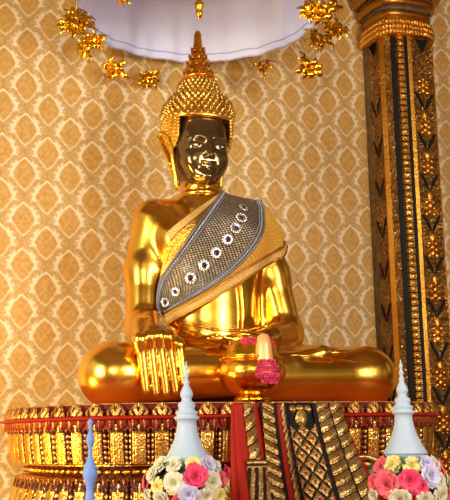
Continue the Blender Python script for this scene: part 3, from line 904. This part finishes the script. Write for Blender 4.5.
# inverted dark triangles under the collar
mb = MB()
mb.add([(1.585,-.405,4.72),(1.715,-.405,4.72),(1.650,-.405,4.60)], [(0,2,1)]); mb.add([(1.310,-.12,4.72),(1.310,-.25,4.72),(1.310,-.185,4.60)], [(0,2,1),(0,1,2)])
mb.build('dark_triangle', M_black, pil, smooth=False)
# collar and capital: superelliptic rings round the pillar head
def prow(mbx, prof, cx=1.545, cy=-.19, rx=.245, ry=.225, n=56, e=3.2, K=1.0):
    V = []; F = []
    for o_, z in prof:
        for j in range(n):
            a = 2*PI*j/n; c, s = math.cos(a), math.sin(a)
            m__ = (abs(c)**e + abs(s)**e)**(-1/e); V.append((cx + c*m__*(rx+o_), min(cy + s*m__*(ry+o_), -.002), z))
    for i in range(len(prof)-1):
        for j in range(n):
            k = (j+1) % n; F.append((i*n+j, i*n+k, (i+1)*n+k, (i+1)*n+j))
    F.append(tuple(range(n))[::-1]); F.append(tuple((len(prof)-1)*n+j for j in range(n)))
    mbx.add(V, F, [K]*len(V))
mb = MB(); prow(mb, [(-.01,4.74),(.018,4.75),(.030,4.80),(.012,4.89),(-.005,4.90)]); 
for j in range(64):                                                 # carved lotus tips on the collar
    a = 2*PI*j/64; c, s = math.cos(a), math.sin(a); m__ = (abs(c)**3.2+abs(s)**3.2)**(-1/3.2)
    for r_, z, q in ((.030,4.755,.034), (.032,4.80,.030), (.022,4.85,.028)):
        y = -.19 + s*m__*(.225+r_)
        if y > -.03: continue
        mb.ball((1.545+c*m__*(.245+r_), y, z), q*.62, 6, 5, K=.6+.4*math.cos(j*2.1+z*40), sc=(1,1,1.35))
mb.build('lotus_collar', M_goldrough, pil)
mb = MB(); prow(mb, [(-.01,4.895),(.015,4.90),(.020,4.94),(.005,4.965)]); prow(mb, [(.020,4.985),(.050,4.99),(.060,5.03),(.04,5.06)]); prow(mb, [(.06,5.08),(.10,5.09),(.12,5.14),(.10,5.20)])
mb.build('capital_ring', gold('dull gilt ring', base=(.50,.26,.05), rough=.35, bs=.3, sc=20), pil)
mb = MB(); prow(mb, [(.0,4.95),(.03,4.99)]); prow(mb, [(.02,5.05),(.06,5.10)]); prow(mb, [(.08,5.19),(.20,5.6),(.26,6.1),(.28,6.6)])
mb.build('capital', M_pillardark, pil)

# ------------------------------------------------------------------ canopy
CC = (-.15, 6.2); CR = .85; CZ = 4.36
can = thing('ceremonial_umbrella', 'white cloth ceremonial umbrella hanging above the statue with pleated valance', 'umbrella', (CC[0], CC[1], CZ))
def cloth_ring(name, prof, mat, parent, n=180, amp=.007):
    V = []; F = []
    for i, (r, z, a_) in enumerate(prof):
        for j in range(n):
            t = 2*PI*j/n; rr_ = r + a_*amp*(math.sin(t*26+.5*math.sin(t*3)) + .5*math.sin(t*43+1)); zz = z + a_*.004*math.sin(t*17)
            V.append((rr_*math.cos(t), rr_*math.sin(t), zz))
    for i in range(len(prof)-1):
        for j in range(n):
            k = (j+1) % n; F.append((i*n+j, i*n+k, (i+1)*n+k, (i+1)*n+j))
    o = mk(name, V, F, mat, parent); m = o.modifiers.new('s','SOLIDIFY'); m.thickness = .006; return o
cloth_ring('valance', [(CR,0,1),(CR-.004,.03,1.1),(CR-.012,.12,1),(CR-.02,.28,.9),(CR-.025,.46,.5),(CR-.03,.60,0)], M_canopy, can)
cloth_ring('seam_line', [(CR-.014,.055,.9),(CR-.014,.062,.9)], M_canopyseam, can)
cloth_ring('seam_line', [(CR-.001,.001,1),(CR-.004,.010,1)], M_canopyseam, can)
cloth_ring('top_cloth', [(CR-.03,.598,0),(.6,.67,.15),(.3,.74,.1),(.04,.80,0)], M_canopy, can)
mb = MB(); mb.tube([(0,0,.02),(0,0,2.24)], .016, 10); mb.build('hanging_rod', M_goldflat, can)
for k in range(8):
    a = 2*PI*k/8 + .2; mb = MB(); mb.tube([(.03*math.cos(a),.03*math.sin(a),.78),(.80*math.cos(a),.80*math.sin(a),.590)], .006, 6); mb.build('rib', newmat('white painted rib', .5, 0, (.75,.72,.78))[0] if k == 0 else bpy.data.materials['white painted rib'], can)
mb = MB(); mb.lathe([(.0,-.03),(.012,-.02),(.022,0.),(.026,.02),(.022,.05),(.030,.06),(.034,.09),(.02,.10),(.02,.2)], 20); mb.build('pendant_knob', M_goldbright, can)

# gold hanging blossoms: azimuth round the rim, radius, drop below the rim, blossoms, scale
def star_mesh(n=5, seed=0):
    rs = random.Random(seed); V = []; F = []
    for j in range(n):
        a = 2*PI*j/n + rs.uniform(-.12,.12); l = rs.uniform(.048,.062); wd = .0165; up = rs.uniform(.1,.6)
        d = Vector((math.cos(a), math.sin(a), 0)); p_ = Vector((-math.sin(a), math.cos(a), 0)); b0 = len(V)
        for t, ww, zz in ((.05,.4,.0),(.35,1,.010),(.7,.75,.018*up+.01),(1,.04,.012*up-.012)):
            V += [tuple(d*l*t + p_*wd*ww + Vector((0,0,zz-.004))), tuple(d*l*t + Vector((0,0,zz+.004))), tuple(d*l*t - p_*wd*ww + Vector((0,0,zz-.004)))]
        for q in range(3):
            F += [(b0+3*q, b0+3*q+3, b0+3*q+4, b0+3*q+1), (b0+3*q+1, b0+3*q+4, b0+3*q+5, b0+3*q+2)]
    b0 = len(V)
    mbx = MB(); mbx.V = V; mbx.F = F; mbx.K = [1.]*len(V); mbx.ball((0,0,.006), .010, 8, 5)
    me_o = mbx.build('blossom', M_goldbright, None); me = me_o.data; bpy.data.objects.remove(me_o)
    return me
STARS = [star_mesh(5, 1), star_mesh(4, 2), star_mesh(5, 3), star_mesh(6, 4)]
def hang_orn(az, r, drop, k, label, sc=1.0, spread=.07, seed=0, dzs=None):
    rs = random.Random(seed); a = math.radians(az)
    x, y = CC[0]+r*math.sin(a), CC[1]+r*math.cos(a); z = CZ-drop
    o = thing('hanging_gold_blossoms', label, 'ornament', (x, y, z), 0, 'gold blossom pendants around the umbrella rim')
    # hook arm from the rim, then a fine thread
    ri = CR-.006-r; mb = MB(); mb.tube([(ri*math.sin(a), ri*math.cos(a), drop+.012), (0,0,drop+.004), (0,0,-.02)], .0022, 5); mb.build('thread', M_goldbright, o)
    for i in range(k):
        s = bpy.data.objects.new('blossom', STARS[rs.randrange(4)]); link(s, o)
        b_ = 2*PI*i/k + rs.uniform(-.4,.4); q = spread*rs.uniform(.5, 1.1)
        s.location = (q*math.cos(b_), q*math.sin(b_)*.6, rs.uniform(-.8, .8)*spread)
        s.rotation_euler = (rs.uniform(.7,2.2), rs.uniform(-.8,.8), rs.uniform(-1.4,1.4)); s.scale = (sc*rs.uniform(1.2,1.55),)*3
    mb = MB()
    for i in range(3):
        t = rs.uniform(0, 2*PI); mb.tube([(0,0,-.01),(spread*.3*math.cos(t),spread*.2*math.sin(t),-spread*.6),(spread*.35*math.cos(t),spread*.2*math.sin(t),-spread*1.15)], [.0025,.003,.008], 6)
    mb.build('stamen', M_goldbright, o)
    return o
ORN = [(-67,.885,.09,5,'gold blossom pendant hanging lower left of the umbrella, leftmost low cluster',1.15,.085),
 (-50,.885,.15,3,'gold blossom cluster below the left rim, just right of the leftmost low cluster',1.2,.05),
 (-29,.885,.14,4,'gold blossom cluster on a thread below the rim, left of the statue spire',1.0,.06),
 (4,.890,.14,1,'single gold star blossom beside the base of the statue spire',1.0,.02),
 (32,.885,.13,3,'gold blossom cluster below the rim, right of the statue spire',1.0,.055),
 (60,.885,.185,3,'gold blossom cluster hanging lowest under the right rim',1.15,.055),
 (72,.895,.09,3,'dim gold blossom cluster on the right rim above the lowest one',1.1,.06),
 (84,.940,.07,3,'bright gold star blossoms at the far right of the umbrella',1.25,.045),
 (104,.885,.06,4,'gold blossom cluster at the top right edge of the umbrella',1.1,.07),
 (122,.885,.19,5,'large gold blossoms crossing the white valance at the upper right',1.0,.055),
 (-84,.885,-.02+.05,5,'gold blossom cluster over the left edge of the white valance',1.1,.06),
 (-117,.885,.20,5,'gold star blossoms at the top left in front of the valance',1.05,.06),
 (-150,.885,.22,2,'gold blossom cut by the top edge, left of the umbrella pendant',1.0,.03)]
for i, (az, r, dr, k, lb, sc, sp) in enumerate(ORN): hang_orn(az, r, dr, k, lb, sc, sp, seed=20+i)

# ------------------------------------------------------------------ foreground altar table and offerings
tab = thing('altar_table', 'low red lacquered altar table in front of the pedestal carrying the flower arrangements', 'table', (.15, 4.45, 0))
mb = MB(); mb.box((-1.35,-.45,1.03), (1.35,.35,1.07)); mb.build('tabletop', M_red, tab, smooth=False)
mb = MB(); mb.box((-1.30,-.42,.93), (1.30,.32,1.03)); mb.build('apron', M_goldflat, tab, smooth=False)
for sx in (-1,1):
    for sy in (-1,1):
        mb = MB(); mb.lathe([(.05,0),(.06,.04),(.035,.10),(.04,.5),(.055,.85),(.05,.93)], 16, (sx*1.2, sy*.30-.05, 0)); mb.build('leg', M_red, tab)
ST = [(.115,0),(.112,.015),(.095,.045),(.078,.085),(.062,.125),(.052,.165),(.047,.20),(.0455,.225),(.052,.232),(.060,.240),(.060,.248),(.048,.256),(.048,.262),(.054,.268),(.054,.276),(.040,.284),(.037,.296),(.042,.308),(.040,.322),(.026,.334),(.022,.345),(.028,.358),(.031,.372),(.026,.392),(.017,.412),(.012,.425),(.015,.432),(.015,.440),(.009,.447),(.008,.462),(.013,.470),(.013,.480),(.007,.488),(.007,.505),(.011,.512),(.009,.522),(.004,.532),(.003,.548),(.0,.556)]
def petal(l, w_, curl, nz=4):
    V = []; F = []; K = []
    for i in range(nz+1):
        t = i/nz; ww = w_*math.sin(PI*min(.12+t*.80, 1))**.7; z = l*t*math.cos(curl*t); o_ = l*t*math.sin(curl*t)
        for x in (-1,-.4,.4,1): V.append((x*ww, o_ + (x*x)*-.012*0 - (1-x*x)*.12*w_, z)); K.append(t)
    for i in range(nz):
        for j in range(3): q = i*4+j; F.append((q, q+1, q+5, q+4))
    return V, F, K
def flower_mesh(kind, mat):
    mb = MB(); rs = random.Random(hash(kind) % 1000 if False else len(kind)*7)
    if kind == 'rose':
        rings = ((5,.018,.016,.15,.0),(6,.026,.020,.45,.4),(7,.034,.024,.85,.2),(8,.038,.026,1.25,.6))
    else:
        rings = ((6,.016,.010,.35,.0),(9,.030,.013,.95,.3),(11,.036,.014,1.25,.0),(12,.037,.014,1.5,.5))
    for n, l, w_, curl, ph in rings:
        for j in range(n):
            V, F, K = petal(l*rs.uniform(.9,1.1), w_, curl*rs.uniform(.9,1.1)); a = 2*PI*j/n+ph
            R_ = Matrix.Rotation(a, 3, 'Z'); mb.add([tuple(R_ @ Vector((v[0], v[1]+.004, v[2]))) for v in V], F, K)
    mb.ball((0,0,.008), .008, 8, 5, K=.1)
    o = mb.build('flower', mat, None); me = o.data; bpy.data.objects.remove(o); return me
FM = {'pink': flower_mesh('rose', P_pink), 'deep': flower_mesh('rose', P_deep), 'yellow': flower_mesh('daisy', P_yellow), 'white': flower_mesh('daisy', P_white), 'cream': flower_mesh('rose', P_white), 'lav': flower_mesh('rose', P_lav)}
mb = MB(); V, F, K = petal(.06, .018, .5, 6); mb.add(V, F, K); lo_ = mb.build('leaf', P_leaf, None); LEAF = lo_.data; bpy.data.objects.remove(lo_)
def place(me, nm, parent, p_, d, sc, roll=0):
    o = bpy.data.objects.new(nm, me); link(o, parent); q = Vector(d).to_track_quat('Z','Y') @ Matrix.Rotation(roll,3,'Z').to_quaternion()
    o.location = p_; o.rotation_euler = q.to_euler(); o.scale = (sc,)*3; return o
def bouquet(loc, label, front, seed, tall=1.0, bz=.33, wid=1.0, sw=1.0):
    """vase, flower ring and white stupa spire. front: (angle deg from viewer, height, kind, scale)"""
    rs = random.Random(seed)
    t = thing('flower_arrangement', label, 'flowers', loc, 0, 'flower arrangements with white spires')
    mb = MB(); mb.lathe([(.07,0),(.075,.01),(.05,.03),(.045,.06),(.09,.10),(.155,.145),(.165,.16),(.13,.165)], 32); mb.build('vase', M_goldbright, t)
    mb = MB(); mb.lathe([(.12,.14),(.15,.18),(.14,.22),(.10,.26),(.05,.30)], 24); mb.build('moss_mound', P_leaf, t)
    mb = MB(); mb.lathe([(r_*sw, bz + z*tall) for r_, z in ST], 40); sp = mb.build('spire', M_white, t); sp['label'] = 'white stupa-shaped spire'
    if bz > .28:
        mb = MB(); mb.lathe([(.06,.25),(.10*sw,bz-.01),(.112*sw,bz+.001)], 24); mb.build('spire_base', M_white, t)
    for az, h, kind, sc in front:
        a = math.radians(az); R_ = (.150 if h < .21 else (.145 if h < .27 else .118))*wid
        d = Vector((math.sin(a), -math.cos(a), (h-.21)*5)).normalized()
        place(FM[kind], 'flower', t, (R_*math.sin(a), -R_*math.cos(a), h-.015), d, sc*.92, rs.uniform(0,6))
    kinds = ['white','pink','yellow','lav','cream','deep']
    for i in range(16):                                            # the far side of the ring
        a = math.radians(100 + 160*(i%8)/7.); h = .19 if i < 8 else .26; R_ = .145 if i < 8 else .115
        place(FM[kinds[i%6]], 'flower', t, (R_*math.sin(a), -R_*math.cos(a), h), (math.sin(a), -math.cos(a), .4), 1.1, rs.uniform(0,6))
    for i in range(34):
        a = 2*PI*i/34 + rs.uniform(-.1,.1); h = rs.choice((.17,.21,.25,.29)); R_ = .120
        place(LEAF, 'leaf', t, (R_*math.sin(a), -R_*math.cos(a), h), (math.sin(a), -math.cos(a), rs.uniform(-.5,.9)), rs.uniform(.7,1.1), rs.uniform(0,6))
    return t
FL = [(-72,.285,'pink',.9),(-50,.300,'cream',1.2),(-22,.300,'cream',1.15),(14,.300,'yellow',1.15),(42,.300,'lav',1.2),(66,.290,'cream',.9),(80,.265,'deep',1.0),
 (-78,.220,'pink',1.45),(-58,.255,'cream',1.1),(-45,.210,'yellow',1.15),(-16,.225,'white',1.5),(14,.250,'deep',1.6),(40,.225,'white',1.4),(58,.270,'lav',1.0),(62,.235,'pink',1.0),(80,.210,'yellow',1.2),
 (-70,.165,'white',1.2),(-35,.160,'cream',1.2),(4,.175,'lav',1.35),(28,.165,'white',1.2),(52,.165,'yellow',1.1),(-10,.150,'pink',.9)]
bouquet((-.195, 4.57, 1.07), 'white stupa spire ringed with flowers, left of the carved drapery panel', FL, 3, .865, .290, 1.22)
FR = [(-60,.280,'pink',1.25),(-36,.290,'yellow',1.25),(0,.285,'yellow',1.2),(30,.290,'lav',1.2),(52,.285,'cream',1.1),(72,.270,'pink',1.4),
 (-66,.215,'pink',1.2),(-38,.210,'pink',1.75),(-6,.225,'deep',1.55),(8,.200,'deep',1.2),(26,.245,'lav',1.45),(48,.215,'white',1.2),(70,.205,'cream',1.1),
 (-66,.160,'cream',1.0),(-20,.150,'cream',1.5),(14,.150,'white',1.2),(42,.160,'white',1.4),(64,.160,'pink',1.0)]
bouquet((.800, 4.40, 1.07), 'white stupa spire ringed with flowers, in front of the right end of the pedestal', FR, 5, .77, .320, 1.12, .86)
# slender pale blue spire
bl = thing('blue_spire', 'slender pale blue turned spire standing alone in front of the left pedestal', 'ornament', (-.655, 4.60, 1.07))
mb = MB(); mb.lathe([(.07,0),(.075,.012),(.05,.025),(.030,.05),(.024,.075),(.028,.10),(.022,.118)], 28); mb.build('base', M_blue, bl)
mb = MB(); mb.lathe([(.022,.116),(.024,.135),(.020,.160),(.016,.178),(.020,.190),(.020,.200),(.034,.235),(.036,.258),(.028,.285),(.016,.315),(.010,.335),(.012,.345),(.012,.356),(.009,.365),(.016,.385),(.021,.405),(.019,.420),(.011,.440),(.007,.452),(.010,.460),(.009,.470),(.007,.476),(.013,.486),(.012,.498),(.0,.506)], 28); mb.build('shaft', M_blue, bl)

# ------------------------------------------------------------------ lights
def area(name, loc, target, size, power, col, sy=None):
    l = bpy.data.lights.new(name, 'AREA'); l.energy = power; l.color = col; l.size = size
    if sy: l.shape = 'RECTANGLE'; l.size_y = sy
    o = link(bpy.data.objects.new(name, l)); o.location = loc
    o.rotation_euler = (Vector(target)-Vector(loc)).to_track_quat('-Z','Y').to_euler(); return o
area('window_light', (-3.6, 1.6, 2.8), (0, 6.2, 2.4), 1.3, 200, (1., .93, .80), 2.2)
area('hall_lamp', (3.8, 1.0, 3.2), (.2, 6.5, 2.6), 1.2, 180, (1., .93, .84), 1.8)
area('front_lamp', (.3, -1.6, 3.4), (0, 6.3, 2.6), 2.0, 115, (1., .90, .75), .8)
area('floor_spot', (-2.9, 4.4, .9), (-1.9, 6.7, 1.8), .5, 75, (1., .62, .14))
def point(name, loc, power, col, r=.08):
    l = bpy.data.lights.new(name, 'POINT'); l.energy = power; l.color = col; l.shadow_soft_size = r
    o = link(bpy.data.objects.new(name, l)); o.location = loc; return o
point('lamp', (-2.2, 2.6, 2.0), 45, (1., .88, .62), .12)
point('lamp', (2.4, 2.4, 2.1), 45, (1., .86, .58), .12)
wd = bpy.data.worlds.new('World'); scene.world = wd; wd.use_nodes = True; nt = wd.node_tree
bg = nt.nodes['Background']; co = objco(nt, 'Generated'); X, Y, Z = xyz(nt, co)
n = noise(nt, co, 2.6, 3)
c = mix(nt, Z.step(-.15,.5), (.55,.22,.05), (.80,.68,.42))
c = mix(nt, (n + (X*5).sin()*.10).step(.38,.60), (.10,.060,.020), c)
nt.links.new(c, bg.inputs[0]); bg.inputs[1].default_value = 1.0

# ------------------------------------------------------------------ camera
cam = bpy.data.cameras.new('camera'); co_ = link(bpy.data.objects.new('camera', cam)); scene.camera = co_
cam.sensor_fit = 'HORIZONTAL'; cam.sensor_width = 36; cam.lens = 36*950/450; cam.clip_end = 60
th = math.radians(10.87); ro = math.radians(1.0)
fwd = Vector((0, math.cos(th), math.sin(th))); up = Vector((0, -math.sin(th), math.cos(th))); rt = Vector((1,0,0))
cx_ = rt*math.cos(ro) - up*math.sin(ro); cy_ = rt*math.sin(ro) + up*math.cos(ro)
Mx = Matrix((cx_, cy_, -fwd)).transposed().to_4x4(); Mx.translation = Vector((0,0,1.5)); co_.matrix_world = Mx
scene.view_settings.view_transform = 'Standard'; scene.view_settings.look = 'None'; scene.view_settings.exposure = 0.0
